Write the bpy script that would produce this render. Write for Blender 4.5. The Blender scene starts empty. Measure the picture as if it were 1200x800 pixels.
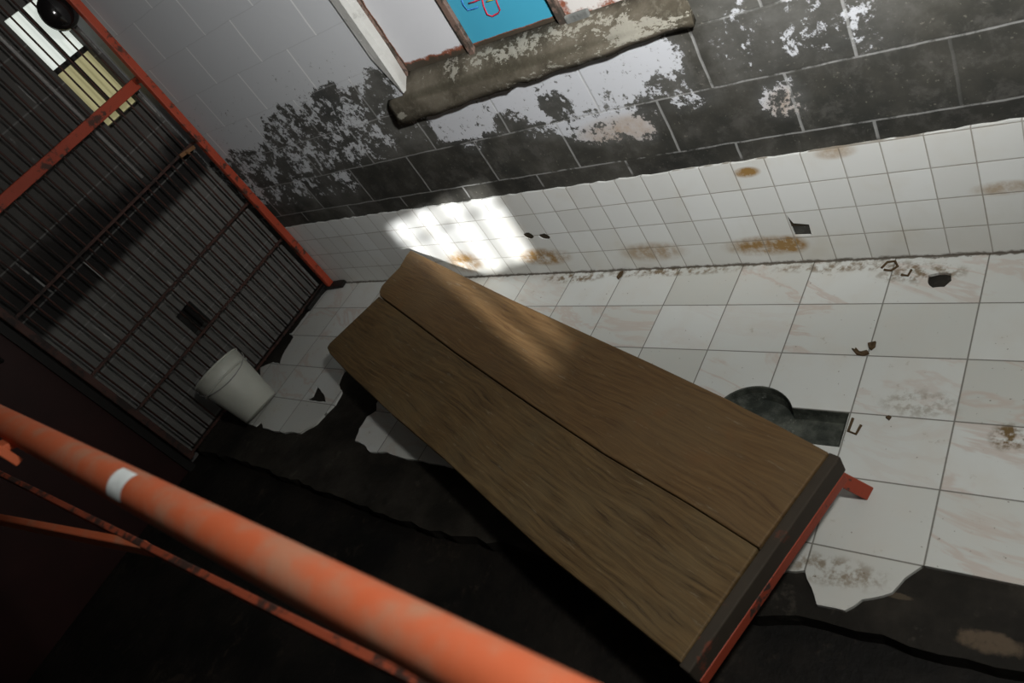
import bpy, bmesh, math, random
from mathutils import Vector, Matrix
from mathutils.geometry import tessellate_polygon
random.seed(7)
C = bpy.context.scene.collection
SC = bpy.context.scene

# ------------------------------------------------------------------ camera
ROT = ((0.743, 0.447, -0.498), (0.025, -0.762, -0.647), (-0.669, 0.468, -0.578))
CAM = Vector((1.185, -1.829, 1.781)); FPX = 882.07
r0 = Vector(ROT[0]).normalized(); r2 = Vector(ROT[2]); r2 = (r2 - r0*r2.dot(r0)).normalized(); r1 = r2.cross(r0)
def ray(x, y): return r0*((x-600)/FPX) + r1*((y-400)/FPX) + r2
def atz(x, y, z=0.0): d = ray(x, y); return CAM + d*((z-CAM.z)/d.z)
def aty(x, y, Y=0.0): d = ray(x, y); return CAM + d*((Y-CAM.y)/d.y)
def atx(x, y, X=0.0): d = ray(x, y); return CAM + d*((X-CAM.x)/d.x)

cd = bpy.data.cameras.new('camera'); cam = bpy.data.objects.new('camera', cd); C.objects.link(cam)
m = Matrix((( r0.x, -r1.x, -r2.x, CAM.x), (r0.y, -r1.y, -r2.y, CAM.y), (r0.z, -r1.z, -r2.z, CAM.z), (0, 0, 0, 1)))
cam.matrix_world = m
cd.sensor_width = 36; cd.sensor_fit = 'HORIZONTAL'; cd.lens = FPX/1200*36
cd.clip_start = 0.02; cd.clip_end = 60
cd.dof.use_dof = True; cd.dof.focus_distance = 2.5; cd.dof.aperture_fstop = 4.0
SC.camera = cam

# ------------------------------------------------------------------ node helper
class E:
    """a float or vector socket with arithmetic"""
    def __init__(s, g, k): s.g = g; s.k = k
    def __add__(s, o): return s.g.math('ADD', s, o)
    __radd__ = __add__
    def __sub__(s, o): return s.g.math('SUBTRACT', s, o)
    def __rsub__(s, o): return s.g.math('SUBTRACT', o, s)
    def __mul__(s, o): return s.g.math('MULTIPLY', s, o)
    __rmul__ = __mul__
    def __truediv__(s, o): return s.g.math('DIVIDE', s, o)
class G:
    def __init__(s, name, rough=0.7, spec=0.3, metal=0.0):
        s.m = bpy.data.materials.new(name); s.m.use_nodes = True
        s.t = s.m.node_tree; s.n = s.t.nodes; s.b = s.n['Principled BSDF']
        s.b.inputs['Roughness'].default_value = rough
        s.b.inputs['Specular IOR Level'].default_value = spec
        s.b.inputs['Metallic'].default_value = metal
        s._co = None
    def put(s, sock, v):
        if isinstance(v, E): s.t.links.new(v.k, sock)
        elif isinstance(v, (tuple, list)):
            n = len(sock.default_value); sock.default_value = (tuple(v) + (1,))[:n]
        else: sock.default_value = v
    def math(s, op, a, b=0.0, c=None, clamp=False):
        n = s.n.new('ShaderNodeMath'); n.operation = op; n.use_clamp = clamp
        s.put(n.inputs[0], a); s.put(n.inputs[1], b)
        if c is not None: s.put(n.inputs[2], c)
        return E(s, n.outputs[0])
    def co(s):
        if not s._co:
            n = s.n.new('ShaderNodeTexCoord'); q = s.n.new('ShaderNodeSeparateXYZ')
            s.t.links.new(n.outputs['Object'], q.inputs[0])
            s._co = (E(s, n.outputs['Object']), E(s, q.outputs[0]), E(s, q.outputs[1]), E(s, q.outputs[2]))
        return s._co
    def vec(s, x=0.0, y=0.0, z=0.0):
        n = s.n.new('ShaderNodeCombineXYZ'); s.put(n.inputs[0], x); s.put(n.inputs[1], y); s.put(n.inputs[2], z); return E(s, n.outputs[0])
    def noise(s, v, scale, detail=4.0, rough=0.55, dist=0.0):
        n = s.n.new('ShaderNodeTexNoise'); s.put(n.inputs['Vector'], v)
        n.inputs['Scale'].default_value = scale; n.inputs['Detail'].default_value = detail
        n.inputs['Roughness'].default_value = rough; n.inputs['Distortion'].default_value = dist
        return E(s, n.outputs['Fac'])
    def white(s, v):
        n = s.n.new('ShaderNodeTexWhiteNoise'); n.noise_dimensions = '3D'; s.put(n.inputs['Vector'], v); return E(s, n.outputs['Value'])
    def step(s, x, a, b):
        n = s.n.new('ShaderNodeMapRange'); n.interpolation_type = 'SMOOTHSTEP'
        s.put(n.inputs['Value'], x); 
        if a < b: vals = (a, b, 0.0, 1.0)
        else: vals = (b, a, 1.0, 0.0)
        for i, v in enumerate(vals): n.inputs[i+1].default_value = v
        return E(s, n.outputs[0])
    def mix(s, f, a, b):
        n = s.n.new('ShaderNodeMix'); n.data_type = 'RGBA'
        s.put(n.inputs['Factor'], f); s.put(n.inputs[6], a); s.put(n.inputs[7], b); return E(s, n.outputs[2])
    def floor(s, a): return s.math('FLOOR', a)
    def fract(s, a): return s.math('FRACT', a)
    def mn(s, a, b): return s.math('MINIMUM', a, b)
    def mx(s, a, b): return s.math('MAXIMUM', a, b)
    def sat(s, a): return s.math('ADD', a, 0.0, clamp=True)
    def box(s, u, v, u0, u1, v0, v1, e=0.05):
        return s.step(u, u0-e, u0+e)*s.step(u, u1+e, u1-e)*s.step(v, v0-e, v0+e)*s.step(v, v1+e, v1-e)
    def blob(s, u, v, cu, cv, ru, rv):
        a = (u-cu)/ru; b = (v-cv)/rv
        return s.step(a*a + b*b, 1.0, 0.0)
    def color(s, v): s.put(s.b.inputs['Base Color'], v)
    def rough(s, v): s.put(s.b.inputs['Roughness'], v)
    def bump(s, h, strength=0.3, dist=0.01):
        n = s.n.new('ShaderNodeBump'); n.inputs['Strength'].default_value = strength; n.inputs['Distance'].default_value = dist
        s.put(n.inputs['Height'], h); s.t.links.new(n.outputs[0], s.b.inputs['Normal'])

# ------------------------------------------------------------------ mesh helpers
def obj(name, bm, mat, parent=None, smooth=False, bevel=0.0):
    """bm is in world coordinates; with a parent it is moved into the parent's frame"""
    bmesh.ops.recalc_face_normals(bm, faces=bm.faces)
    if parent is not None:
        M = Matrix.Identity(4); p = parent
        while p: M = p.matrix_basis @ M; p = p.parent
        bm.transform(M.inverted())
    me = bpy.data.meshes.new(name); bm.to_mesh(me); bm.free()
    for f in me.polygons: f.use_smooth = smooth
    me.materials.append(mat)
    o = bpy.data.objects.new(name, me); C.objects.link(o)
    if parent is not None: o.parent = parent
    if bevel:
        b = o.modifiers.new('bevel', 'BEVEL'); b.width = bevel; b.segments = 2; b.limit_method = 'ANGLE'; b.angle_limit = 0.6
    return o
def thing(name, label, cat, loc=(0, 0, 0), rz=0.0, group=None):
    o = bpy.data.objects.new(name, None); C.objects.link(o); o.empty_display_size = 0.1
    o.location = loc; o.rotation_euler = (0, 0, rz)
    o.matrix_basis = Matrix.Translation(loc) @ Matrix.Rotation(rz, 4, 'Z')
    tag(o, label, cat, group); return o
def tag(o, label, cat, group=None):
    o['label'] = label; o['category'] = cat
    if group: o['group'] = group
    return o
def struct(o): o['kind'] = 'structure'; return o
def box(bm, lo, hi):
    v = [bm.verts.new((x, y, z)) for x in (lo[0], hi[0]) for y in (lo[1], hi[1]) for z in (lo[2], hi[2])]
    for f in ((0,1,3,2), (4,6,7,5), (0,4,5,1), (2,3,7,6), (0,2,6,4), (1,5,7,3)): bm.faces.new([v[i] for i in f])
    return bm
def bar(bm, a, b, w, h, up=(0, 0, 1)):
    """rectangular bar from a to b: w across, h along up"""
    a = Vector(a); b = Vector(b); d = (b-a).normalized(); up = Vector(up)
    if abs(d.dot(up)) > 0.98: up = Vector((0, 1, 0))
    s = d.cross(up).normalized(); u = s.cross(d)
    v = [bm.verts.new(p + s*(i*w/2) + u*(j*h/2)) for p in (a, b) for i, j in ((-1,-1), (1,-1), (1,1), (-1,1))]
    for f in ((0,1,2,3), (7,6,5,4), (0,4,5,1), (1,5,6,2), (2,6,7,3), (3,7,4,0)): bm.faces.new([v[i] for i in f])
    return bm
def tube(bm, pts, r, n=12, caps=True):
    pts = [Vector(p) for p in pts]; rings = []
    for i, p in enumerate(pts):
        d = (pts[min(i+1, len(pts)-1)] - pts[max(i-1, 0)]).normalized()
        ref = Vector((0, 0, 1)) if abs(d.z) < 0.9 else Vector((0, 1, 0))
        s = d.cross(ref).normalized(); u = s.cross(d)
        rr = r[i] if isinstance(r, (list, tuple)) else r
        rings.append([bm.verts.new(p + (s*math.cos(2*math.pi*k/n) + u*math.sin(2*math.pi*k/n))*rr) for k in range(n)])
    for A, B in zip(rings, rings[1:]):
        for k in range(n): bm.faces.new((A[k], A[(k+1) % n], B[(k+1) % n], B[k]))
    if caps: bm.faces.new(rings[0]); bm.faces.new(rings[-1][::-1])
    return bm
def lathe(bm, c, prof, n=40, axis='Z'):
    c = Vector(c); rings = []
    for r, z in prof:
        ring = []
        for k in range(n):
            a = 2*math.pi*k/n
            p = Vector((r*math.cos(a), r*math.sin(a), z))
            if axis == 'X': p = Vector((z, r*math.cos(a), r*math.sin(a)))
            ring.append(bm.verts.new(c + p))
        rings.append(ring)
    for A, B in zip(rings, rings[1:]):
        for k in range(n): bm.faces.new((A[k], A[(k+1) % n], B[(k+1) % n], B[k]))
    return bm, rings
def sheet(bm, outer, holes, put, lo, hi, bottom=True):
    """slab with an outline and holes; put(u, v, w) maps to world; w runs lo..hi"""
    loops = [outer] + list(holes)
    flat = [p for l in loops for p in l]
    tris = tessellate_polygon([[Vector((p[0], p[1], 0)) for p in l] for l in loops])
    T = [bm.verts.new(put(p[0], p[1], hi)) for p in flat]
    B = [bm.verts.new(put(p[0], p[1], lo)) for p in flat]
    for t in tris:
        try: bm.faces.new([T[i] for i in t])
        except ValueError: pass
        if bottom:
            try: bm.faces.new([B[i] for i in reversed(t)])
            except ValueError: pass
    k = 0
    for l in loops:
        n = len(l)
        for i in range(n):
            a, b = k+i, k+(i+1) % n
            bm.faces.new((T[a], T[b], B[b], B[a]))
        k += n
    return bm
XY = lambda u, v, w: Vector((u, v, w))
XZ = lambda u, v, w: Vector((u, w, v))
YZ = lambda u, v, w: Vector((w, u, v))
def jag(pts, amp, seg):
    """roughen an open line of (u, v) points: broken edge"""
    out = []
    for a, b in zip(pts, pts[1:]):
        n = max(1, int(math.hypot(b[0]-a[0], b[1]-a[1])/seg))
        for i in range(n):
            t = i/n; k = amp*(random.random()-.5)*2 if i else 0
            dx, dy = b[0]-a[0], b[1]-a[1]; L = math.hypot(dx, dy) or 1
            out.append((a[0]+dx*t - dy/L*k, a[1]+dy*t + dx/L*k))
    out.append(pts[-1]); return out
pz = lambda l, z=0.0: [tuple(atz(x, y, z)[:2]) for x, y in l]

XR, XL, YF, ZC = 2.6, -2.66, -3.4, 2.75      # right wall, end wall, front wall, ceiling
PANC, PANR = (0.225, -0.655), 0.128          # squat pan bowl
LOW = -0.065                                 # lower floor in front of the curb

# ------------------------------------------------------------------ materials
def mat_blocks():
    g = G('painted_blockwork', 0.75, 0.25)
    P, x, y, z = g.co()
    t = g.sat((-0.2 - x)*0.4545)
    zz = z + (z - 0.5)*0.085*t
    wob = (g.noise(P, 7, 3) - 0.5)*0.012
    xw = x + wob; zw = zz + wob
    row = (zw - 0.51)*(1/0.197)
    ri = g.floor(row); rf = g.fract(row)
    bed = g.mn(rf, 1 - rf)*0.197
    odd = g.fract(ri*0.5)*2.0
    u = (xw - 0.351 + odd*0.2085)*(1/0.3965)
    uf = g.fract(u); head = g.mn(uf, 1 - uf)*0.3965
    bid = g.vec(g.floor(u), ri, 0.0)
    n1 = g.noise(P, 5.0, 8, 0.62); n2 = g.noise(P, 26, 6, 0.7); n3 = g.noise(P, 3.0, 6, 0.65); n5 = g.noise(P, 15, 9, 0.72, 0.3)
    stv = g.vec(x*9, y, z*22); n4 = g.noise(stv, 1.6, 6, 0.65)
    # where the old white paint is still on the wall
    left = g.step(x, -0.94, -0.98)
    edge = zz + g.step(x, -1.75, -2.2)*0.15 + (n1 - 0.5)*0.12 + (n5 - 0.5)*0.10
    A = left*g.step(edge, 1.03, 1.14)*1.25
    B = g.box(x, z, -2.9, -1.25, 0.71, 1.12, 0.05)*0.53
    B2 = g.box(x, z, -1.4, -0.98, 0.73, 1.08, 0.05)*0.40
    B3 = g.box(x, z, -2.9, -1.62, 0.57, 0.72, 0.05)*0.47
    Cc = g.box(x, z, -1.0, 0.09, 0.715, 0.93, 0.03)*(0.95 - g.blob(x, z, -0.62, 0.75, 0.11, 0.07)*0.62
         - g.blob(x, z, -0.40, 0.77, 0.10, 0.07)*0.62 - g.blob(x, z, 0.0, 0.745, 0.12, 0.05)*0.6 - g.blob(x, z, 0.12, 0.86, 0.1, 0.2)*0.3)
    D = g.blob(x, z, -0.26, 0.66, 0.26, 0.10)*0.80 + g.blob(x, z, -0.50, 0.68, 0.14, 0.05)*0.55 + g.blob(x, z, -0.86, 0.68, 0.08, 0.05)*0.5 \
        + g.blob(x, z, -0.13, 0.60, 0.06, 0.06)*0.5
    F = g.blob(x, z, 0.32, 0.63, 0.10, 0.09)*0.66 + g.blob(x, z, 0.06, 0.68, 0.14, 0.05)*0.42 \
        + g.box(x, z, 0.20, 0.66, 0.715, 0.88, 0.06)*0.40 + g.box(x, z, 0.2, 0.7, 0.88, 1.1, 0.06)*0.38
    field = g.mx(g.mx(g.mx(A, B), g.mx(B2, B3)), g.mx(Cc, g.mx(D, F)))
    nn = n1*0.30 + n5*0.70
    n6 = g.noise(P, 48, 7, 0.7)
    W = g.step(field + (nn - 0.5)*3.4 + (n6 - 0.5)*1.5, 0.52, 0.68)
    W = W*(1 - g.step(n6*0.7 + n5*0.3, 0.59, 0.63)*g.step(z + g.step(x, -1.0, -1.1)*(-0.17), 1.06, 0.98)*0.9)
    W = W*g.step(field, 0.04, 0.16)
    haze = g.sat(g.sat(field*0.8)*n4*0.45 + g.step(n3, 0.5, 0.75)*0.13)                      # thin worn wash of paint
    tone = 0.75 + g.white(bid)*0.5
    base = g.mix(g.step(n3, 0.3, 0.7), (0.026, 0.027, 0.024), (0.066, 0.063, 0.053)); base = g.mix(g.step(n5, 0.48, 0.62)*0.5, base, (0.088, 0.085, 0.078))
    sp = g.noise(P, 90, 2)
    base = g.mix(g.step(sp, 0.66, 0.74)*0.4, base, (0.20, 0.19, 0.16))
    base = g.mix(haze, base, (0.36, 0.37, 0.37))
    mm = g.n.new('ShaderNodeVectorMath'); mm.operation = 'SCALE'; g.put(mm.inputs[0], base); g.put(mm.inputs[3], tone); base = E(g, mm.outputs[0])
    pink = g.blob(x, z, -0.2, 0.62, 0.25, 0.08) + g.blob(x, z, 0.33, 0.61, 0.08, 0.08)
    paint = g.mix(g.noise(P, 6, 4)*0.5, (0.54, 0.56, 0.60), (0.46, 0.47, 0.49))
    paint = g.mix(g.step(x, -1.1, -1.0), (0.57, 0.59, 0.615), paint)
    paint = g.mix(g.sat(pink)*n2*1.3, paint, (0.36, 0.28, 0.21))
    col = g.mix(W, base, paint)
    # joints: heads stay white, beds are whitish in the dark courses only
    hd = g.step(head, 0.0052, 0.0030)*(1 - g.step(x, 0.6, 0.75)*0.85)*g.mx(g.step(n1 + n2*0.3, 0.46, 0.58), left*g.step(edge, 1.04, 1.12))
    inrow = g.step(zw, 0.44, 0.46)
    up = left*g.step(edge, 1.04, 1.12)
    bd = g.step(bed, 0.0036, 0.0018)*g.mx(g.step(n1*0.5 + n5*0.5, 0.43, 0.54), left*0.8)*(1 - up*0.97)
    bdk = g.step(bed, 0.003, 0.0012)*up*0.16
    mort = g.mix(n2, (0.26, 0.26, 0.25), (0.55, 0.56, 0.56)); mort = g.mix(up, mort, (0.78, 0.79, 0.8))
    col = g.mix(bdk, col, (0.2, 0.2, 0.21))
    col = g.mix(g.mx(hd*(0.50 + up*0.5), bd*0.50)*inrow, col, mort)
    g.color(col)
    g.bump(n2*0.6 + W*0.4 - g.step(g.mn(head, bed), 0.005, 0.002)*0.5*(1 - up*0.9), 0.35, 0.005)
    return g.m
def mat_dado():
    g = G('white_wall_tile', 0.28, 0.45)
    P, x, y, z = g.co()
    u = (x - 0.758)*(1/0.109); v = z*(1/0.111)
    uf = g.fract(u); vf = g.fract(v)
    d = g.mn(g.mn(uf, 1 - uf)*0.109, g.mn(vf, 1 - vf)*0.111)
    tid = g.vec(g.floor(u), g.floor(v), 3.0)
    n1 = g.noise(P, 6, 5); n2 = g.noise(P, 30, 5, 0.65)
    c = g.mix(g.white(tid), (0.73, 0.75, 0.74), (0.65, 0.66, 0.64))
    c = g.mix(g.step(n1, 0.5, 0.75)*0.35, c, (0.60, 0.57, 0.49))
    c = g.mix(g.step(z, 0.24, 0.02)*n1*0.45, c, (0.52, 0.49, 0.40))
    rust = g.blob(x, z, 0.10, 0.085, 0.17, 0.055)*0.9 + g.blob(x, z, 0.20, 0.085, 0.06, 0.05)*0.8 + g.blob(x, z, -0.86, 0.10, 0.17, 0.06)*1.15 \
        + g.blob(x, z, -0.33, 0.09, 0.17, 0.06)*0.65 + g.blob(x, z, -1.34, 0.10, 0.13, 0.09)*0.9 \
        + g.blob(x, z, 0.81, 0.24, 0.09, 0.03)*0.6 + g.blob(x, z, 0.145, 0.40, 0.05, 0.025)*1.2 + g.blob(x, z, 0.42, 0.43, 0.07, 0.03)*0.55
    c = g.mix(g.sat(rust*1.25*g.step(n1*0.4 + n2*0.6, 0.30, 0.62)), c, (0.30, 0.175, 0.055))
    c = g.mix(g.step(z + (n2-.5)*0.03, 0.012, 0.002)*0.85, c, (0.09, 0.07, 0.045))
    c = g.mix(g.step(d, 0.0022, 0.0010)*(0.35 + n1*0.7), c, (0.21, 0.18, 0.14))
    g.color(c); g.rough(0.22 + n1*0.25)
    g.bump(g.step(d, 0.0005, 0.0035) + n1*0.3 + g.white(tid)*0.3, 0.25, 0.004)
    return g.m
def mat_floor_tile():
    g = G('marble_floor_tile', 0.42, 0.35)
    P, x, y, z = g.co()
    u = x*4.0; v = (y + 0.193)*(1/0.202)
    uf = g.fract(u); vf = g.fract(v)
    d = g.mn(g.mn(uf, 1 - uf)*0.25, g.mn(vf, 1 - vf)*0.202)
    fu = g.floor(u); fv = g.floor(v); tid = g.vec(fu, fv, 9.0)
    rn = g.white(tid)
    n1 = g.noise(P, 9, 5); n2 = g.noise(P, 34, 5, 0.65)
    # each tile shows a different slice of marble
    q = g.n.new('ShaderNodeVectorMath'); q.operation = 'MULTIPLY_ADD'; g.put(q.inputs[0], tid); q.inputs[1].default_value = (3.7, 5.1, 0); g.put(q.inputs[2], g.vec(x*0.9 - y*0.4, y*2.6 + x*0.9, 0))
    vein = g.noise(E(g, q.outputs[0]), 2.0, 5, 0.6, 0.6)
    rib = g.step(g.math('ABSOLUTE', vein - 0.5), 0.045, 0.0)
    c = g.mix(rn, (0.69, 0.71, 0.69), (0.575, 0.585, 0.55))
    c = g.mix(g.step(n1, 0.42, 0.72)*0.35, c, (0.63, 0.60, 0.54))
    c = g.mix(rib*g.step(g.white(g.vec(fv, fu, 2.0)), 0.35, 0.8)*0.55, c, (0.56, 0.45, 0.39))
    dirt = g.step(n2*0.6 + n1*0.4, 0.60, 0.68)
    c = g.mix(dirt*0.40, c, (0.27, 0.22, 0.13))
    sp = g.noise(P, 75, 2); c = g.mix(g.step(sp, 0.71, 0.76)*0.8, c, (0.12, 0.09, 0.05))
    st = g.blob(x, y, 0.87, -0.63, 0.05, 0.05)*1.3 + g.blob(x, y, 0.66, -0.55, 0.12, 0.06)*0.5 + g.blob(x, y, 0.58, -0.07, 0.16, 0.05)*0.9 \
        + g.blob(x, y, 0.35, -0.03, 0.3, 0.03)*0.8 + g.blob(x, y, -0.3, -0.02, 0.4, 0.03)*0.9 + g.blob(x, y, 0.56, -1.06, 0.16, 0.05)*0.75 + g.blob(x, y, -0.75, -0.03, 0.2, 0.04)
    c = g.mix(g.sat(st*g.step(n2, 0.42, 0.62)), c, (0.17, 0.11, 0.045))
    c = g.mix(g.step(d, 0.0026, 0.0012)*0.8, c, (0.10, 0.09, 0.07))
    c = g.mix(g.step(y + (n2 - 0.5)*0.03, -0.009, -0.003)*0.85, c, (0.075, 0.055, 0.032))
    g.color(c); g.rough(0.34 + n1*0.25)
    g.bump(g.step(d, 0.0006, 0.004)*1.0 + n2*0.12 + rn*0.15, 0.3, 0.004)
    return g.m
def mat_concrete(name, a, b, light=None, rough=0.8, sc=1.0):
    g = G(name, rough, 0.25)
    P, x, y, z = g.co()
    n1 = g.noise(P, 4*sc, 8, 0.62); n2 = g.noise(P, 38*sc, 5, 0.65)
    c = g.mix(g.step(n1, 0.35, 0.68), a, b)
    c = g.mix(g.step(n2, 0.62, 0.74)*0.35, c, tuple(v*2.6 for v in b))
    if light: c = g.mix(g.step(g.noise(P, 6*sc, 7, 0.7)*0.6 + n2*0.4, 0.56, 0.66)*light[1], c, light[0])
    g.color(c); g.bump(n1*0.8 + n2*0.5, 0.6, 0.012)
    return g.m
def mat_wood(name, tint, redness):
    g = G(name, 0.62, 0.3)
    P, x, y, z = g.co()
    wv = g.noise(g.vec(x*1.1, y*5.0, z*2), 1.3, 4, 0.5)
    lv = g.vec(x*3.4, (y + wv*0.12)*62, z*40)
    gr = g.noise(lv, 1.6, 6, 0.62); gr2 = g.noise(g.vec(x*1.2, (y + wv*0.06)*16, z*8), 1.7, 4, 0.6, 0.4)
    blot = g.noise(P, 3.2, 5, 0.6)
    c = g.mix(g.step(gr, 0.28, 0.72), (0.046, 0.027, 0.010), (0.175, 0.112, 0.047))
    c = g.mix(gr2*0.6, c, (0.135, 0.078, 0.030))
    c = g.mix(g.step(blot, 0.40, 0.72)*0.45, c, (0.145, 0.108, 0.055))
    c = g.mix(g.step(gr, 0.40, 0.30)*0.55, c, (0.032, 0.020, 0.011))
    red = g.noise(P, 6, 3); c = g.mix(g.sat(g.step(red, 0.62, 0.75)*0.35 + redness), c, tint)
    wear = g.step(g.noise(g.vec(x*5, y*34, z*9), 2.2, 5, 0.7), 0.60, 0.72); c = g.mix(wear*0.35, c, (0.27, 0.23, 0.16))
    g.color(c); g.rough(0.48 + gr*0.35); g.bump(gr*0.8 + gr2*0.4, 0.5, 0.004)
    return g.m
def mat_paint(name, a, b, c3, rough=0.42, thr=(0.5, 0.62), scale=9.0):
    g = G(name, rough, 0.4)
    P, x, y, z = g.co()
    n1 = g.noise(P, scale, 7, 0.62); n2 = g.noise(P, scale*4, 4, 0.6)
    c = g.mix(n2, a, b)
    c = g.mix(g.step(n1*0.7 + n2*0.3, thr[0], thr[1]), c, c3)
    g.color(c); g.rough(rough - 0.1 + n1*0.35); g.bump(n1 + n2*0.4, 0.25, 0.004)
    return g.m
def mat_plain(name, col, rough=0.6, spec=0.3, var=0.25, scale=14.0, metal=0.0, emis=None):
    g = G(name, rough, spec, metal)
    P, x, y, z = g.co()
    n = g.noise(P, scale, 5, 0.6)
    c = g.mix(n, tuple(v*(1-var) for v in col), tuple(min(1, v*(1+var)) for v in col)); g.color(c)
    if emis:
        g.put(g.b.inputs['Emission Color'], g.mix(n, tuple(v*0.85 for v in emis[0]), emis[0])); g.b.inputs['Emission Strength'].default_value = emis[1]
    g.bump(n, 0.15, 0.003)
    return g.m

M_block = mat_blocks(); M_dado = mat_dado(); M_tile = mat_floor_tile(); M_wood = mat_wood('weathered_plank', (0.15, 0.085, 0.03), 0.0); M_wood2 = mat_wood('redder_plank', (0.165, 0.075, 0.026), 0.22)
def mat_screed():
    g = G('screed', 0.8, 0.25); P, x, y, z = g.co()
    n1 = g.noise(P, 4, 8, 0.62); n2 = g.noise(P, 38, 5, 0.65); n3 = g.noise(P, 9, 6, 0.65)
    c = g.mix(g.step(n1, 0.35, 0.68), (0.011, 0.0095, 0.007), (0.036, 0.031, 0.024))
    c = g.mix(g.step(n3*0.6 + n2*0.4, 0.56, 0.66)*0.3, c, (0.10, 0.088, 0.070))
    c = g.mix(g.step(g.blob(x, y, 0.895, -1.135, 0.095, 0.035) + (n2 - 0.5)*1.6, 0.35, 1.0)*0.65, c, (0.15, 0.108, 0.07))
    c = g.mix(g.step(g.blob(x, y, 0.70, -1.08, 0.06, 0.012) + (n2 - 0.5)*1.2, 0.45, 0.8)*0.6, c, (0.11, 0.085, 0.055))
    g.color(c); g.bump(n1*0.8 + n2*0.5, 0.6, 0.012); return g.m
M_screed = mat_screed()
def mat_low():
    g = G('wet_floor', 0.7, 0.25); P, x, y, z = g.co()
    n1 = g.noise(P, 4, 8, 0.62); n2 = g.noise(P, 30, 5, 0.65); n3 = g.noise(P, 9, 6, 0.65)
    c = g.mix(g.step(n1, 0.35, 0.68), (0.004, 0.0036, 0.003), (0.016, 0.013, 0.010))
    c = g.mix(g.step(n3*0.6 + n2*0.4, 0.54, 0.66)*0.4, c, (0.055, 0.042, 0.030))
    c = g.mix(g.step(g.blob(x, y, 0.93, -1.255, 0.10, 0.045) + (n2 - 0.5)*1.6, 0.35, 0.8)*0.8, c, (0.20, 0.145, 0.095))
    g.color(c); g.bump(n1*0.8 + n2*0.5, 0.6, 0.012); return g.m
M_low = mat_low()
def mat_sill():
    g = G('concrete_sill', 0.85, 0.2); P, x, y, z = g.co()
    n1 = g.noise(P, 5, 6, 0.6); n2 = g.noise(P, 16, 9, 0.72, 0.3); n3 = g.noise(P, 60, 4, 0.6); n4 = g.noise(g.vec(x*26 - z*30, y*20, z*60 + x*16), 1.5, 6, 0.7)
    c = g.mix(g.step(n1, 0.35, 0.65), (0.050, 0.043, 0.030), (0.125, 0.110, 0.084))
    c = g.mix(g.step(n3, 0.5, 0.7)*0.4, c, (0.16, 0.15, 0.12))
    f = g.box(x, z, -0.80, 0.0, 0.965, 1.01, 0.02)*0.50 + g.blob(x, z, 0.02, 0.945, 0.19, 0.035)*0.85 + g.blob(x, z, -0.35, 0.90, 0.3, 0.03)*0.35 + g.blob(x, z, -1.06, 0.89, 0.05, 0.02)*0.6 + 0.10
    c = g.mix(g.step(f + (n2 - 0.5)*2.6 + (n4 - 0.5)*2.4, 0.56, 0.74)*0.8, c, (0.31, 0.30, 0.255))
    c = g.mix(g.blob(x, z, -0.6, 0.945, 0.7, 0.018)*n1*0.9, c, (0.030, 0.028, 0.016))  # darker line along the ridge of the concrete
    g.color(c); g.bump(n2 + n3*0.5, 0.6, 0.008); return g.m
M_sill = mat_sill()
M_plaster = mat_concrete('pale_plaster', (0.42, 0.42, 0.40), (0.52, 0.52, 0.50), ((0.2, 0.2, 0.18), 0.5), 0.8)
M_cement = mat_concrete('grey_cement', (0.12, 0.125, 0.12), (0.21, 0.215, 0.20), None, 0.9, 2.0)
M_ceil = mat_concrete('ceiling_concrete', (0.05, 0.05, 0.05), (0.08, 0.08, 0.075))
M_orange = mat_paint('orange_rail_paint', (0.36, 0.074, 0.024), (0.42, 0.092, 0.034), (0.30, 0.135, 0.078), 0.65, (0.46, 0.66), 5)
M_red = mat_paint('red_oxide_paint', (0.33, 0.045, 0.020), (0.40, 0.062, 0.026), (0.07, 0.028, 0.018), 0.5, (0.52, 0.60), 8)
M_redold = mat_paint('old_red_paint', (0.20, 0.038, 0.016), (0.30, 0.06, 0.024), (0.035, 0.016, 0.011), 0.6, (0.45, 0.56), 12)
M_gatebar = mat_paint('rusty_bar', (0.045, 0.020, 0.015), (0.07, 0.026, 0.018), (0.020, 0.013, 0.011), 0.6, (0.48, 0.60), 10)
M_bench = mat_paint('bench_batten', (0.030, 0.023, 0.016), (0.052, 0.040, 0.027), (0.14, 0.038, 0.020), 0.7, (0.58, 0.66), 6)
M_leg = mat_paint('bench_leg_iron', (0.30, 0.048, 0.022), (0.36, 0.06, 0.028), (0.05, 0.035, 0.028), 0.55, (0.55, 0.60), 9)
M_dark = mat_plain('black_steel', (0.015, 0.014, 0.013), 0.5, 0.3)
M_black = mat_plain('black_gloss', (0.008, 0.007, 0.007), 0.12, 0.6, 0.1)
M_plastic = mat_plain('white_bucket_plastic', (0.50, 0.51, 0.45), 0.45, 0.4, 0.15, 7)
M_sticker = mat_plain('sticker', (0.62, 0.66, 0.66), 0.6, 0.3, 0.3, 40)
M_pipe = mat_plain('pale_conduit', (0.30, 0.29, 0.28), 0.5, 0.3)
M_leaf = mat_plain('dry_leaf', (0.085, 0.055, 0.028), 0.8, 0.2, 0.5, 60)
M_pan = mat_concrete('pan_metal', (0.030, 0.035, 0.029), (0.13, 0.14, 0.118), ((0.26, 0.27, 0.24), 0.8), 0.45, 3.0)
M_reddoor = mat_plain('dark_red_door', (0.022, 0.006, 0.005), 0.55, 0.3, 0.5, 6)
M_graf_red = mat_plain('red_marker', (0.50, 0.02, 0.05), 0.6); M_graf_yel = mat_plain('yellow_marker', (0.65, 0.55, 0.06), 0.6); M_graf_blue = mat_plain('blue_marker', (0.03, 0.15, 0.42), 0.6)
M_glass_white = mat_plain('bright_pane', (0.6, 0.6, 0.58), 0.4, 0.3, 0.1, 9, 0, ((0.80, 0.87, 0.80), 0.78))
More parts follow.
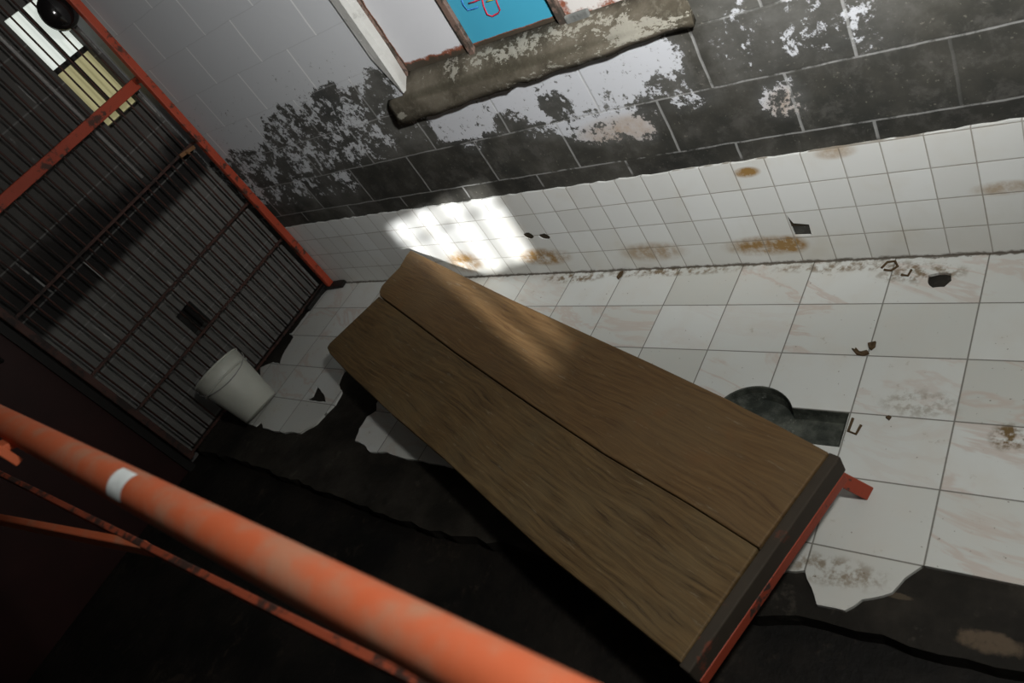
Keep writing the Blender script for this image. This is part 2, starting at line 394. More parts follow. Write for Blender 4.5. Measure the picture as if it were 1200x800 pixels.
M_glass_yel = mat_plain('yellowed_pane', (0.4, 0.38, 0.22), 0.5, 0.3, 0.1, 9, 0, ((0.38, 0.35, 0.18), 0.62))
def mat_panel(name, base, edge_hint):
    g = G(name, 0.45, 0.35); P, x, y, z = g.co()
    n = g.noise(P, 22, 6, 0.7); n2 = g.noise(P, 7, 4)
    c = g.mix(n2, tuple(v*0.92 for v in base), base)
    e = edge_hint(g, x, z, n)
    c = g.mix(g.step(e, 0.40, 0.52), c, (0.24, 0.085, 0.05)); c = g.mix(g.step(e, 0.52, 0.66), c, (0.060, 0.048, 0.035))
    g.color(c); return g.m
def endwall():
    g = G('end_wall_blockwork', 0.8, 0.2); P, x, y, z = g.co()
    row = z*(1/0.197); rf = g.fract(row); ri = g.floor(row); odd = g.fract(ri*0.5)
    u = y*(1/0.397) + odd; uf = g.fract(u)
    n1 = g.noise(P, 5, 7, 0.62); n2 = g.noise(P, 30, 5)
    hd = g.step(g.mn(uf, 1-uf)*0.397, 0.006, 0.003)*g.step(n1, 0.50, 0.6)
    bd = g.step(g.mn(rf, 1-rf)*0.197, 0.005, 0.002)*0.4
    c = g.mix(n1, (0.105, 0.105, 0.10), (0.165, 0.16, 0.15))
    # a broad black band with ragged edges
    band = g.step(z + (n1-.5)*0.06, 0.85, 0.90)*g.step(z + (n1-.5)*0.25 - g.step(y, -0.25, -0.8)*0.12, 1.16, 1.02)*g.step(y, -1.45, -1.1)
    c = g.mix(band*0.93, c, (0.007, 0.006, 0.006))
    c = g.mix(g.step(z, 1.05, 1.2)*0.55, c, (0.04, 0.035, 0.032))
    c = g.mix(g.mx(hd, bd), c, (0.26, 0.26, 0.25))
    g.color(c); g.bump(n2, 0.3, 0.005); return g.m
M_end = endwall()

# ------------------------------------------------------------------ the room
# keyhole outline of the sunken pan
def keyhole(off=0.0):
    pts = []
    R = PANR + off
    ys0, ys1 = -0.598 + off, -0.712 - off
    a0 = math.asin((ys0 - PANC[1])/R); a1 = math.asin((ys1 - PANC[1])/R)
    n = 40
    for i in range(n+1):
        a = a0 + (2*math.pi + a1 - a0)*i/n
        pts.append((PANC[0] + R*math.cos(a), PANC[1] + R*math.sin(a)))
    pts += [(0.497 + off, ys1), (0.497 + off, ys0)]
    return pts
KEY = keyhole()
# concrete base with the curb, tile layer on it
edge = [(XR, -1.185), (1.5, -1.18), (0.96, -1.176), (0.81, -1.187), (0.64, -1.185), (0.56, -1.183), (0.41, -1.217), (0.0, -1.21), (-0.385, -1.205), (-0.76, -1.236), (-1.29, -1.206), (-1.99, -1.169), (XL, -1.165)]
edge = jag(edge, 0.010, 0.05)
bm = bmesh.new()
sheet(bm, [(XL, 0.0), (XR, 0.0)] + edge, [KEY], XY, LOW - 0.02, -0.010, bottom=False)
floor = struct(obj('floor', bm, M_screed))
TR = [(1082,662),(1060,677),(1045,694),(1010,702),(990,715),(957,708),(951,688),(943,668),(920,668),(903,682)]
TM = [(524,546),(467.5,535),(450,529),(433,529),(427,521),(416,516.5),(421,502),(430,488),(441,481),(441,473)]
TL = [(402,435),(396,449),(400,459),(392.5,473),(370.6,496),(352,507),(342,505.6),(333,507),(308,501),(306,493),(299,499)]
TE = [(305,430.6),(320,424),(328,426),(331.6,415),(344,394.7),(339,391),(342,390),(374,349),(383,340)]
def rough_px(l, z=0.0): return jag(pz(l, z), 0.003, 0.02)
outer = [(XR, 0.0), (XR, -1.003)] + rough_px(TR) + [(0.2, -1.003), (-0.4, -1.003)] + rough_px(TM) + jag(pz([(455, 450), (430, 418)]), 0.01, 0.03) + rough_px(TL) \
    + [(-2.33, -0.97), (-2.40, -0.78)] + rough_px(TE) + [(-2.50, -0.03), (-2.50, 0.0)]
holes = [KEY, rough_px([(371,452),(380,463),(381.6,471),(370,469.5),(358,467.5),(366,463.5)]),
         jag(pz([(1088,322),(1100,319.3),(1114.3,320.3),(1115,328.7),(1106.7,336),(1093,337),(1086.7,330)]), 0.004, 0.015),
         pz([(1000,505),(1003,499),(1001.5,495.5),(998.8,499),(998,505.5),(1003,507.5),(1006,501.5),(1004.3,505)][:8])]
bm = bmesh.new(); sheet(bm, outer, holes[:3], XY, -0.010, 0.0, bottom=False)
tl = obj('tile_layer', bm, M_tile, floor)
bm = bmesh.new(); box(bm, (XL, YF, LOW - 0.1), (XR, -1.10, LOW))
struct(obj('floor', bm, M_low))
# pan set in the floor
bm = bmesh.new()
def ring_at(s, z): return [bm.verts.new((0.31 + (p[0]-0.31)*s[0], PANC[1] + (p[1]-PANC[1])*s[1], z)) for p in KEY]
R = [ring_at((1.0, 1.0), -0.001), ring_at((0.985, 0.97), -0.003), ring_at((0.96, 0.93), -0.022), ring_at((0.90, 0.82), -0.040)]
for A, B in zip(R, R[1:]):
    for k in range(len(KEY)): bm.faces.new((A[k], A[(k+1) % len(KEY)], B[(k+1) % len(KEY)], B[k]))
for t in tessellate_polygon([[v.co for v in R[-1]]]):
    try: bm.faces.new([R[-1][i] for i in t])
    except ValueError: pass
pan = thing('drain_pan', 'sunken dark keyhole-shaped drain pan set in the floor tiles under the bench', 'drain', (PANC[0], PANC[1], 0))
obj('basin', bm, M_pan, pan)
bm = bmesh.new(); lathe(bm, (0.2, PANC[1], -0.040), [(0.0005, 0.002), (0.030, 0.003), (0.040, 0.006), (0.048, 0.004), (0.050, 0.0)], 24)
obj('drain_outlet', bm, M_dark, pan, True)

# back wall with the window opening
WX0, WX1, WZ0, WZ1 = -1.00, 0.165, 0.93, 2.0
bm = bmesh.new()
sheet(bm, [(XL - 0.2, LOW), (XR + 0.15, LOW), (XR + 0.15, ZC), (XL - 0.2, ZC)], [[(WX0, WZ0), (WX1, WZ0), (WX1, WZ1), (WX0, WZ1)]], XZ, 0.008, 0.22)
wb = struct(obj('wall_back', bm, M_block))
# tile dado on it, chipped in places
chip = [tuple((p.x, p.z)) for p in [aty(x, y) for x, y in [(921.5,251.5),(927,258.5),(930,261.5),(948,263),(951.5,276),(931.5,276.5)]]]
def hole_xz(px, r0_, n=11):
    c = aty(*px); return [(c.x + r0_[0]*math.cos(i*2*math.pi/n)*(0.8+0.35*random.random()), c.z + r0_[1]*math.sin(i*2*math.pi/n)*(0.8+0.35*random.random())) for i in range(n)]
bm = bmesh.new()
top = jag([(XR, 0.452), (0.872, 0.449), (0.06, 0.441), (-0.65, 0.438), (-1.44, 0.436), (-1.96, 0.436), (-2.56, 0.43)], 0.0035, 0.03)
sheet(bm, top + [(-2.56, -0.005), (XR, -0.005)], [chip, hole_xz((619.5, 276), (0.026, 0.018)), hole_xz((638, 277), (0.027, 0.017))], XZ, 0.0085, 0.0, bottom=False)
obj('tile_dado', bm, M_dado, wb)
bm = bmesh.new(); box(bm, (-0.95, 0.0040, 0.16), (0.30, 0.0092, 0.28)); obj('mortar_bed', bm, mat_plain('dark_mortar', (0.035, 0.026, 0.014), 0.9), wb)

# end wall with vent hole and window opening
V = [(-0.593, 0.500), (-0.593, 0.325), (-0.704, 0.325), (-0.704, 0.497)]
EW = (-0.232, -0.012, 1.315, 1.89)
bm = bmesh.new()
sheet(bm, [(YF, LOW), (0.01, LOW), (0.01, ZC), (YF, ZC)], [V, [(EW[0], EW[2]), (EW[1], EW[2]), (EW[1], EW[3]), (EW[0], EW[3])]], YZ, XL - 0.16, XL)
we = struct(obj('wall_left', bm, M_end))
bm = bmesh.new(); box(bm, (XL - 0.15, -0.74, 0.30), (XL - 0.11, -0.55, 0.53)); obj('vent_back', bm, M_dark, we)
# right wall with a small barred opening for the sun
SW = (-2.43, -1.99, 0.96, 1.40)
bm = bmesh.new()
sheet(bm, [(YF, LOW), (0.01, LOW), (0.01, ZC), (YF, ZC)], [[(SW[0], SW[2]), (SW[1], SW[2]), (SW[1], SW[3]), (SW[0], SW[3])]], YZ, XR, XR + 0.06)
struct(obj('wall_right', bm, M_ceil))
w3 = struct(thing('window_3', 'small barred opening in the right wall letting the sunbeam in', 'window', (XR + 0.03, -2.21, 0.96)))
for k in range(3):
    bm = bmesh.new(); yy = SW[0] + 0.11*(k+1); tube(bm, [(XR+.03, yy, SW[2]), (XR+.03, yy, SW[3])], 0.0145, 10); obj('bar', bm, M_dark, w3, True)
bm = bmesh.new(); bar(bm, (XR+.03, SW[0], 1.27), (XR+.03, SW[1], 1.27), 0.012, 0.016); obj('cross_bar', bm, M_dark, w3)
for k in ('label', 'category'): del w3[k]
bm = bmesh.new(); box(bm, (XL, YF - 0.1, LOW), (XR, YF, ZC)); struct(obj('wall_front', bm, M_ceil))
bm = bmesh.new(); box(bm, (XL - 0.16, YF - 0.1, ZC), (XR + 0.06, 0.22, ZC + 0.1)); struct(obj('ceiling', bm, M_ceil))

# ------------------------------------------------------------------ window in the back wall
w1 = struct(thing('window_1', '', '', (0, 0, 0)))
for k in ('label', 'category'): del w1[k]
PY = 0.06
# sloping concrete sill, a thing of the wall
def sill():
    bm = bmesh.new(); n = 44; rings = []
    for i in range(n+1):
        t = i/n; x = -1.108 + (0.172 + 1.108)*t
        wob = 0.006*math.sin(t*23) + 0.004*math.sin(t*61+1)
        yf = -0.024 + 0.004*t; zb = 0.850 + 0.066*t
        ch = 0.020*max(0, 1 - abs(t-0.49)/0.03)                      # bite out of the lower edge
        ero = 0.014*max(0.0, t-0.6)
        zr = 0.940 + 0.022*t
        x0 = max(x, WX0 + 0.0) if False else x
        yb = 0.065 if -1.0 < x < 0.165 else 0.004
        zt = 1.015 if yb > 0.05 else zr + 0.012
        prof = [(yb, zt), (yb*0.45 + yf*0.25, zr + 0.034 + wob*0.3) if yb > 0.05 else (yb*.5+yf*.2, zr+.010), (yf + 0.010, zr - 0.004 + wob), (yf + 0.004 + ero, zr - 0.028 + wob), (yf - 0.004 + wob*0.4, zb + 0.028 + ch), (yf + 0.002 + ero, zb + ch + wob*0.6), (0.009, zb + 0.004), (yb + 0.001, zb + 0.05)]
        rings.append([bm.verts.new((x, a, b)) for a, b in prof])
    for A, B in zip(rings, rings[1:]):
        for k in range(8): bm.faces.new((A[k], A[(k+1) % 8], B[(k+1) % 8], B[k]))
    bm.faces.new(rings[0]); bm.faces.new(rings[-1][::-1])
    return obj('window_sill', bm, M_sill, w1, True)
sill()
bm = bmesh.new()      # plaster reveal at the left, rounded over the corner
for a, b in zip([(-1.045, 0.000), (-1.0, -0.004), (-0.986, 0.012)], [(-1.0, -0.004), (-0.986, 0.012), (-0.986, 0.075)]):
    v = [bm.verts.new((p[0], p[1], z)) for p, z in (((a[0]*.2 - 0.8, a[1]), 0.965), ((b[0]*.2 - 0.8, b[1]), 0.965), (b, 1.12), (a, 1.12))]; bm.faces.new(v)
    v = [bm.verts.new((p[0], p[1], z)) for p, z in ((a, 1.12), (b, 1.12), (b, WZ1), (a, WZ1))]; bm.faces.new(v)
obj('reveal_plaster', bm, M_plaster, w1, True)
bm = bmesh.new()
for a, b in zip([(0.166, 0.075), (0.160, 0.010), (0.19, 0.004)], [(0.160, 0.010), (0.19, 0.004), (0.21, 0.0075)]):
    v = [bm.verts.new((p[0], p[1], z)) for p, z in ((a, 0.985), (b, 0.985), (b, WZ1), (a, WZ1))]; bm.faces.new(v)
obj('reveal_plaster', bm, M_plaster, w1, True)
def panel(name, x0, x1, z0, z1, mat, dy=0.0):
    bm = bmesh.new(); box(bm, (x0, PY + dy, z0), (x1, PY + dy + 0.02, z1)); return obj(name, bm, mat, w1, False, 0.002)
white_edge = lambda g, x, z, n: g.mx(g.step(z, 1.085, 1.005), g.mx(g.step(x, -0.955, -0.99), g.step(x, -0.690, -0.650)))*(0.18 + n*1.2)
M_wpanel = mat_panel('white_shutter_paint', (0.64, 0.65, 0.68), white_edge)
M_rpanel = mat_panel('white_shutter_rusty', (0.62, 0.60, 0.58), lambda g, x, z, n: n*0.70 + g.step(z, 1.05, 1.0)*0.14 + g.step(x, -0.20, -0.235)*0.12)
M_bluep = mat_panel('blue_pane', (0.055, 0.34, 0.50), lambda g, x, z, n: g.step(z, 1.042, 1.022)*(0.3+n*0.9))
M_wframe = mat_paint('rusty_window_frame', (0.10, 0.062, 0.045), (0.22, 0.15, 0.125), (0.045, 0.036, 0.028), 0.7, (0.44, 0.56), 16)
panel('shutter_panel', -0.985, -0.660, 1.000, 1.96, M_wpanel)['label'] = 'white peeling shutter panel'
bp = panel('pane', -0.637, -0.268, 1.014, 1.96, M_bluep, 0.004); bp['label'] = 'blue pane with red scribbled marks'
panel('shutter_panel', -0.243, 0.160, 1.000, 1.96, M_rpanel)['label'] = 'white panel with rust at the right'
for x0, x1 in ((-0.996, -0.984), (-0.662, -0.636), (-0.270, -0.242)):
    bm = bmesh.new(); box(bm, (x0, PY - 0.012, 0.995), (x1, PY + 0.03, 1.97)); obj('frame_stile', bm, M_wframe, w1, False, 0.002)
bm = bmesh.new(); box(bm, (-0.99, PY - 0.004, 0.99), (0.16, PY + 0.03, 1.004)); obj('frame_rail', bm, M_wframe, w1, False, 0.002)
bm = bmesh.new(); box(bm, (-0.99, PY - 0.012, 1.955), (0.16, PY + 0.03, 2.0)); obj('frame_rail', bm, M_wframe, w1, False, 0.002)
bm = bmesh.new(); box(bm, (-0.243, PY - 0.016, 0.99), (-0.155, PY - 0.001, 1.026)); obj('cement_patch', bm, M_cement, w1, False, 0.006)
bm = bmesh.new(); box(bm, (WX0 - .05, 0.16, WZ0), (WX1 + .05, 0.18, WZ1 + .05)); obj('backing_board', bm, M_dark, w1)
def stroke(px, r, mat):
    bm = bmesh.new(); tube(bm, [aty(x, y, PY + 0.003) for x, y in px], r, 6); o = obj('scribble', bm, mat, bp, True); return o
stroke([(563,-10),(567,8),(571,17),(577,19),(584,15),(586,12),(582,2),(579,-10)], 0.0026, M_graf_red)
stroke([(549,4),(556,2),(563,-1),(570,-6)], 0.0024, M_graf_red)
stroke([(539,-6),(543,6),(548,12),(556,10),(560,8)], 0.0024, M_graf_blue)
stroke([(570,2),(576,0),(582,-2)], 0.0022, M_graf_yel)

# ------------------------------------------------------------------ window in the end wall, bright panes
w2 = struct(thing('window_2', '', '', (0, 0, 0)))
for k in ('label', 'category'): del w2[k]
ym, zm = -0.115, 1.625
def epane(y0, y1, z0, z1, mt, lab):
    bm = bmesh.new(); box(bm, (XL - 0.075, y0, z0), (XL - 0.065, y1, z1)); o = obj('pane', bm, mt, w2); o['label'] = lab
epane(EW[0], ym, zm, EW[3], M_glass_white, 'bright white upper pane'); epane(ym, EW[1], zm, EW[3], M_glass_white, 'bright white upper pane')
epane(EW[0], ym, EW[2], zm, M_glass_yel, 'dim yellowed lower pane'); epane(ym, EW[1], EW[2], zm, M_glass_yel, 'dim yellowed lower pane')
bm = bmesh.new(); box(bm, (XL - 0.08, ym - 0.009, EW[2]), (XL - 0.045, ym + 0.009, EW[3])); obj('mullion', bm, M_dark, w2)
bm = bmesh.new(); box(bm, (XL - 0.08, EW[0], zm - 0.012), (XL - 0.045, EW[1], zm + 0.012)); obj('transom', bm, M_dark, w2)
bm = bmesh.new()
box(bm, (XL - 0.08, EW[0], EW[2]), (XL - 0.03, EW[0] + 0.010, EW[3])); box(bm, (XL - 0.08, EW[0] + .01, EW[2]), (XL - 0.03, EW[1], EW[2] + 0.010))
obj('window_frame', bm, M_dark, w2)

# dark red end-wall door past the curb, widened and darkened to paint in shade
d1 = struct(thing('door_1', '', '', (0, 0, 0)))
for k in ('label', 'category'): del d1[k]
bm = bmesh.new(); box(bm, (XL, -3.0, LOW), (XL + 0.03, -1.27, 1.98)); obj('door_leaf', bm, M_reddoor, d1, False, 0.003)
bm = bmesh.new(); box(bm, (XL, -1.27, LOW), (XL + 0.05, -1.225, 2.03)); box(bm, (XL, -3.045, LOW), (XL + 0.05, -3.0, 2.03)); box(bm, (XL, -3.0, 1.98), (XL + 0.05, -1.27, 2.03)); obj('door_frame', bm, M_dark, d1)
bm = bmesh.new(); tube(bm, [(XL + 0.03, -1.36, 0.95), (XL + 0.07, -1.36, 0.95), (XL + 0.07, -1.36, 1.07), (XL + 0.03, -1.36, 1.07)], 0.008, 8); obj('door_handle', bm, M_dark, d1, True)

# conduit on the end wall
bm = bmesh.new(); tube(bm, [(XL + 0.009, -0.305, ZC), (XL + 0.009, -0.300, 1.07)], 0.009, 10)
o = obj('conduit', bm, M_pipe, None, True); tag(o, 'thin pale conduit running down the end wall left of the bright window', 'pipe')
# round lamp
LX, LY, LZ = -2.543, -0.082, 1.80
lamp = thing('dome_lamp', 'glossy black round dome lamp fixed high on the gate beside the red post', 'lamp', (LX, LY, LZ))
bm = bmesh.new(); lathe(bm, (LX, LY, LZ), [(0.050, 0.010), (0.076, 0.012), (0.082, 0.022), (0.078, 0.046), (0.062, 0.066), (0.040, 0.077), (0.018, 0.082), (0.0005, 0.083)], 36, 'X'); obj('dome', bm, M_black, lamp, True)
bm = bmesh.new(); lathe(bm, (LX, LY, LZ), [(0.0005, 0.0), (0.062, 0.0), (0.062, 0.010), (0.051, 0.0115)], 32, 'X'); obj('base_ring', bm, M_dark, lamp, True)

# ------------------------------------------------------------------ barred gate folded against the end wall
GX = -2.55; GY1 = -0.035; GY0 = -1.215
gate = thing('barred_gate', 'tall gate of thin rusty bars with red frame in front of the end wall', 'gate', (GX, GY1, 0))
bm = bmesh.new(); bar(bm, (-2.475, -0.030, 0.012), (-2.425, -0.030, 2.45), 0.030, 0.040, (0, 1, 0)); obj('post', bm, M_red, gate, False, 0.004)['label'] = 'red hinge post'
bm = bmesh.new(); bar(bm, (GX, GY0, 0.012), (GX, GY0, 2.45), 0.035, 0.035, (0, 1, 0)); obj('post', bm, M_gatebar, gate, False, 0.004)['label'] = 'dark rusty end post'
bm = bmesh.new(); bar(bm, (GX + 0.022, GY1, 1.40), (GX + 0.022, GY0, 1.40), 0.025, 0.050); bar(bm, (GX + 0.022, GY1, 1.41), (-2.44, -0.03, 1.41), 0.03, 0.03); obj('rail', bm, M_red, gate, False, 0.003)['label'] = 'thick red middle rail'
for z in (1.045, 0.650, 0.385, 0.03, 2.42):
    bm = bmesh.new(); bar(bm, (GX + 0.012, GY1 + 0.01, z), (GX + 0.012, GY0, z), 0.006, 0.013); bar(bm, (GX + 0.012, GY1, z), (-2.46, -0.03, z), 0.010, 0.010); obj('rail', bm, M_gatebar, gate)
k = 0; y = GY1 - 0.035
while y > GY0 + 0.03:
    bm = bmesh.new(); tube(bm, [(GX, y, 0.012), (GX, y + random.uniform(-.004, .004), 1.2), (GX, y, 2.44)], 0.0048, 8); obj('bar', bm, M_gatebar, gate, True)
    y -= 0.0575
bm = bmesh.new(); bar(bm, (GX + 0.03, -0.135, 1.045), (GX + 0.03, -0.045, 1.030), 0.012, 0.018); tube(bm, [(GX + .03, -0.10, 1.04), (GX + .055, -0.10, 1.03)], 0.006, 8)
obj('latch', bm, mat_plain('brown_latch', (0.20, 0.10, 0.045), 0.6), gate)['label'] = 'pale brown latch bolt'
bm = bmesh.new(); bar(bm, (-2.53, -0.04, 0.016), (-2.36, -0.018, 0.014), 0.05, 0.02); bar(bm, (-2.53, -0.03, 0.02), (-2.53, -0.22, 0.016), 0.05, 0.024); obj('foot_bracket', bm, M_dark, gate, False, 0.003)

# ------------------------------------------------------------------ bench
H = 0.23; TH = 0.042
ang = math.radians(-20.8)
bc = Vector((-0.5, -0.72, 0)); bench = thing('plank_bench', 'low bench of two worn wooden planks on a red iron frame across the tiled floor', 'bench', bc, ang)
def slab(bm, px, z1, th, dz=0.0):
    pts = [tuple(atz(x, y, z1)[:2]) for x, y in px]
    sheet(bm, pts, [], XY, z1 - th, z1); return bm
seam = [(444,347),(488,379.5),(532,413),(620,474),(707,532),(806,590),(888,642)]
near = [(386,402),(383,407),(386,413.5),(401,430),(458,484),(516.7,534),(578,592),(640,649),(720,713),(797,776)]
bm = bmesh.new(); slab(bm, seam + near[::-1], H, TH); obj('plank', bm, M_wood, bench, False, 0.004)['label'] = 'nearer plank, greyer brown'
seam2 = [(x + 0.8, y - 1.2) for x, y in seam]
far = [(971,529.5),(905,494),(846.7,464.4),(763,425),(680,387.3),(640,369),(599.5,350.6),(540,321.5),(484,294),(481,293),(476,299),(468,313),(455,326),(447,335),(444.5,341)]
bm = bmesh.new(); slab(bm, seam2 + far, H + 0.004, TH); obj('plank', bm, M_wood2, bench, False, 0.004)['label'] = 'farther plank against the wall end, redder brown'
d = Vector((math.cos(ang), math.sin(ang), 0)); s = Vector((-d.y, d.x, 0))
ne, nf = atz(797, 776, H), atz(971, 529.5, H)           # near end corners
fe, ff = atz(386, 404, H), atz(472, 306, H)
up = Vector((0, 0, 1))
# batten and angle iron under the near end
o1 = d*0.012
bm = bmesh.new(); bar(bm, nf + o1 - up*0.034 + s*0.004, ne + o1 - up*0.034 - s*0.006, 0.030, 0.058); obj('end_batten', bm, M_bench, bench, False, 0.004)['label'] = 'dark end batten at the near end'
bm = bmesh.new(); bar(bm, nf + d*0.017 - up*0.079 - s*0.004, ne + d*0.017 - up*0.079, 0.022, 0.034); obj('end_rail', bm, M_leg, bench, False, 0.003)['label'] = 'red iron rail at the near end'
bm = bmesh.new(); bar(bm, ff + d*0.12 - up*0.066 - s*0.02, fe + d*0.06 - up*0.066 + s*0.02, 0.035, 0.045); obj('end_rail', bm, M_bench, bench)
for a, b in ((nf - s*0.03, ff - s*0.05 + d*0.1), (ne + s*0.045, fe + s*0.045 + d*0.08)):
    bm = bmesh.new(); bar(bm, a - up*0.066, b - up*0.066, 0.030, 0.045); obj('side_rail', bm, M_bench, bench)
foot = atz(1016.5, 577.5, 0.0)
def leg(topp, ft):
    bm = bmesh.new(); a = Vector(topp); b = Vector(ft)
    bar(bm, a, b, 0.036, 0.026, d)
    return obj('leg', bm, M_leg, bench, False, 0.003)
tn = nf - d*0.050 - up*0.062 - s*0.020
leg(tn, foot + up*0.002)
of = foot - Vector((nf.x, nf.y, 0))
leg(ne - d*0.17 - up*0.06 + s*0.09, Vector((ne.x, ne.y, LOW + 0.002)) + s*0.095 - d*0.17)
leg(ff + d*0.12 - up*0.06 - s*0.05, Vector((ff.x, ff.y, 0.004)) + d*0.10 - s*0.03)
leg(fe + d*0.10 - up*0.06 + s*0.07, Vector((fe.x, fe.y, 0.004)) + d*0.10 + s*0.06)

# ------------------------------------------------------------------ bucket
az, lean = math.radians(165), math.radians(30)
tl_ = Vector((math.cos(az), math.sin(az), 0)); piv = Vector((-2.265, -0.880, 0.002)); RB = 0.100
Mb = Matrix.Translation(piv) @ Matrix.Rotation(lean, 4, Vector((0, 0, 1)).cross(tl_)) @ Matrix.Translation(-tl_*RB)
bucket = thing('bucket', 'white plastic bucket tipped back towards the gate on the broken tiles', 'bucket', (piv.x, piv.y, 0))
def bpart(name, bm, mt, par=None):
    bm.transform(Mb); return obj(name, bm, mt, par or bucket, True)
bm = bmesh.new()
lathe(bm, (0, 0, 0), [(0.0005, 0.002), (0.096, 0.000), (0.100, 0.006), (0.118, 0.15), (0.1285, 0.235), (0.133, 0.286), (0.1295, 0.286), (0.125, 0.235), (0.114, 0.15), (0.095, 0.014), (0.0005, 0.012)], 48)
body = bpart('body', bm, M_plastic)
bm = bmesh.new(); lathe(bm, (0, 0, 0), [(0.1275, 0.214), (0.1335, 0.216), (0.1345, 0.221), (0.1285, 0.225)], 48)
bpart('rib', bm, M_plastic, body)
bm = bmesh.new(); lathe(bm, (0, 0, 0), [(0.1315, 0.279), (0.1365, 0.281), (0.1375, 0.287), (0.1320, 0.290), (0.1285, 0.287)], 48)
bpart('rim', bm, M_plastic)
bm = bmesh.new(); a0 = az + math.pi*0.5
pts = [Vector((0.139*math.cos(a0 + a), 0.139*math.sin(a0 + a), 0.255 - 0.07*math.sin(a))) for a in [math.pi*i/24 for i in range(25)]]
tube(bm, pts, 0.0022, 6); bpart('handle', bm, M_pipe)

# ------------------------------------------------------------------ pipe railing in the foreground
Pa = CAM + ray(123, 556)*(882*0.048/43)/1.0; Pb = CAM + ray(400, 700)*(882*0.048/68)
rd = (Pb - Pa).normalized()
def along(x): return Pa + rd*((x - Pa.x)/rd.x)
rail = thing('pipe_railing', 'orange painted pipe railing running across the near foreground', 'railing', (1.3, along(1.3).y, LOW))
bm = bmesh.new(); n = 40
tube(bm, [along(XL + (1.32 - XL)*i/n) for i in range(n+1)], 0.024, 32); obj('handrail', bm, M_orange, rail, True)
zl = 0.82
best = None
for i in range(80):
    z = 0.5 + i*0.01; a, b = atz(180, 645, z), atz(480, 795, z); e = abs((b-a).y/(b-a).x - rd.y/rd.x)
    if best is None or e < best[0]: best = (e, z, a, b)
_, zl, La, Lb = best; ld = (Lb-La).normalized()
lal = lambda x: La + ld*((x-La.x)/ld.x)
bm = bmesh.new(); bar(bm, lal(XL), lal(1.3), 0.012, 0.040); obj('lower_rail', bm, M_redold, rail, False, 0.002)['label'] = 'dark red flat lower rail'
bm = bmesh.new(); A = atz(176, 643, zl); B = atz(-60, 597, zl - 0.0); bar(bm, A, B, 0.016, 0.036); obj('brace', bm, M_orange, rail, False, 0.003)['label'] = 'orange side bar leaving the lower rail'
post_b = Vector((1.3, along(1.3).y, LOW)); bm = bmesh.new(); tube(bm, [post_b, Vector((1.3, along(1.3).y, along(1.3).z - 0.02))], 0.024, 16); obj('post', bm, M_orange, rail, True)
bm = bmesh.new()
a = CAM + ray(9, 533)*1.18; bar(bm, a, a - rd*0.45, 0.014, 0.046)
e0 = a - rd*0.06; bar(bm, e0, along(e0.x) - Vector((0, 0, 0.015)), 0.012, 0.04, rd)
obj('bracket', bm, M_orange, rail, False, 0.002)
# sticker wrapped on the pipe
sp = CAM + ray(148, 575)*1.0
sx = min((abs((lambda q: 600 + FPX*((q-CAM).dot(r0))/((q-CAM).dot(r2)))(along(-0.3 + i*0.002)) - 158), -0.3 + i*0.002) for i in range(500))[1]
c0 = along(sx - 0.022); c1 = along(sx + 0.022)
side = rd.cross(Vector((0, 0, 1))).normalized(); upv = side.cross(rd)
tocam = (CAM - along(sx)); th0 = math.atan2(tocam.dot(upv), tocam.dot(side))
bm = bmesh.new(); rows = []
for j in range(13):
    t = th0 + 0.05 + (-0.95 + 1.65*j/12); rr = 0.0247
    off = (side*math.cos(t) + upv*math.sin(t))*rr
    rows.append([bm.verts.new(c0 + off), bm.verts.new(c1 + off)])
for A_, B_ in zip(rows, rows[1:]): bm.faces.new((A_[0], A_[1], B_[1], B_[0]))
obj('sticker', bm, M_sticker, rail, True)['label'] = 'small white sticker'

# ------------------------------------------------------------------ scraps on the tiles
def scrap(name, px, label, group=None):
    pts = pz(px, 0.0); c = (sum(p[0] for p in pts)/len(pts), sum(p[1] for p in pts)/len(pts))
    bm = bmesh.new(); n = len(pts)
    B = [bm.verts.new((p[0], p[1], 0.0006)) for p in pts]
    T = [bm.verts.new((c[0] + (p[0]-c[0])*0.9, c[1] + (p[1]-c[1])*0.9, 0.004 + 0.005*random.random())) for p in pts]
    tc = bm.verts.new((c[0], c[1], 0.004)); bcn = bm.verts.new((c[0], c[1], 0.0005))
    for i in range(n):
        j = (i+1) % n; bm.faces.new((B[i], B[j], T[j], T[i])); bm.faces.new((T[i], T[j], tc)); bm.faces.new((B[j], B[i], bcn))
    return tag(obj(name, bm, M_leaf), label, 'leaf', 'scraps lying on the floor tiles')
scrap('leaf_scrap', [(998,409),(1001,412),(1003,408),(1006,413),(1012,413.5),(1017,411),(1019,415),(1012,417.5),(1004,416)], 'larger dry brown leaf scrap lying on a tile joint of the white floor')
scrap('leaf_scrap', [(1017,403),(1022,401),(1027,401),(1026,407),(1021,411),(1018,408)], 'smaller dry brown leaf scrap touching the larger scrap on the floor')
scrap('leaf_scrap', [(1038,490),(1042,487),(1045,489),(1042,493)], 'tiny dark crumb on the floor tile right of the drain pan')
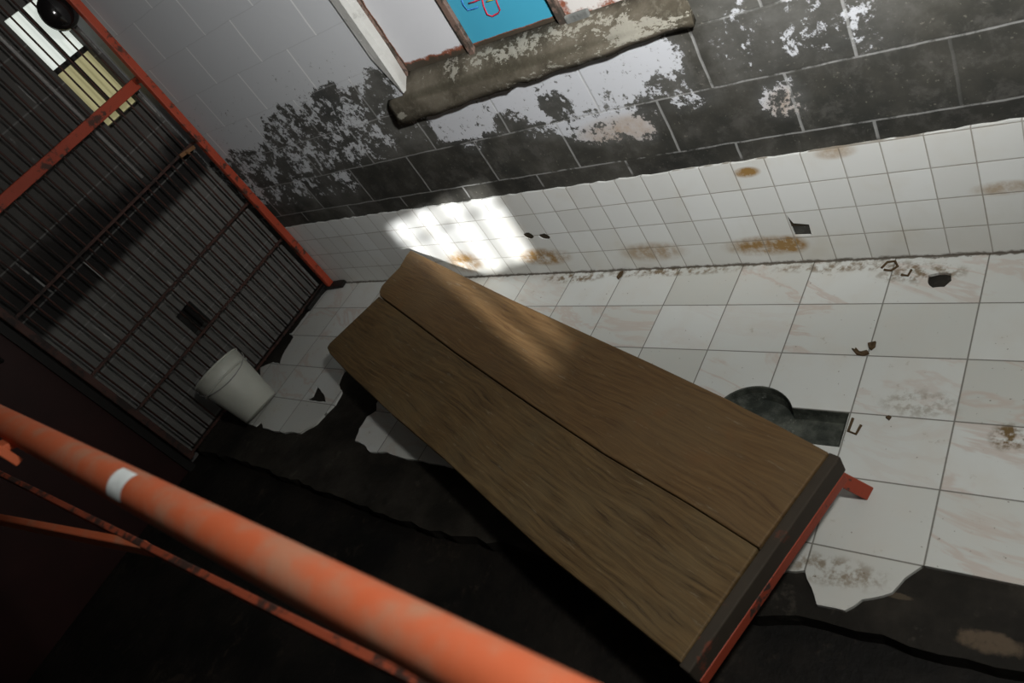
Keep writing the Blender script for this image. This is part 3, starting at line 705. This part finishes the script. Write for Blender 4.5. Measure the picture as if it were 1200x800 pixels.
scrap('leaf_scrap', [(723,326),(727,320),(731,318),(729,323),(725,328)], 'dark sliver on the floor tiles beside the wall base')
def mark(px, label):
    pts = [atz(x, y, 0.0022) for x, y in px]; bm = bmesh.new(); tube(bm, pts, 0.004, 6); return tag(obj('dirt_ring', bm, M_leaf), label, 'dirt', 'dried dirt outlines on the floor tiles')
mark([(999.5,490),(994,505),(1003,508.5),(1009,498)], 'small square outline of dried dirt beside the drain pan')
mark([(1033,314),(1040,307),(1049,306),(1052,312),(1044,317),(1036,316)], 'crusty brown dirt ring at the base of the tiled wall')
mark([(1056,322),(1064,323),(1068,316)], 'thin dirt crust on the floor left of the hole')

# ------------------------------------------------------------------ light
def light(name, kind, energy, col, **kw):
    l = bpy.data.lights.new(name, kind); l.energy = energy; l.color = col
    for k_, v_ in kw.items(): setattr(l, k_, v_)
    o = bpy.data.objects.new(name, l); C.objects.link(o); return o
def aim(o, loc, tgt):
    o.location = loc; o.rotation_euler = (Vector(tgt) - Vector(loc)).to_track_quat('-Z', 'Y').to_euler()
sun = light('sun', 'SUN', 15.0, (1.0, 0.99, 0.97), angle=math.radians(0.85))
aim(sun, (6, -4, 3), Vector((6, -4, 3)) + Vector((-1.77, 1.0, -0.43)))
key = light('flash_lamp', 'SPOT', 470.0, (1.0, 0.99, 0.97), shadow_soft_size=0.08, spot_size=1.80, spot_blend=1.0)
aim(key, (1.44, -1.26, 2.15), (0.02, 1.07, 1.72))
spill = light('fill_lamp', 'POINT', 78.0, (1.0, 0.985, 0.94), shadow_soft_size=0.08)  # added fill at the flash position, lights the railing outside its cone
spill.location = (1.44, -1.26, 2.15)
w = bpy.data.worlds.new('world'); SC.world = w; w.use_nodes = True
w.node_tree.nodes['Background'].inputs[0].default_value = (0.02, 0.02, 0.022, 1); w.node_tree.nodes['Background'].inputs[1].default_value = 1.0
SC.view_settings.view_transform = 'Standard'; SC.view_settings.look = 'None'; SC.view_settings.exposure = 0.0; SC.view_settings.gamma = 1.0
SC.view_settings.use_curve_mapping = False
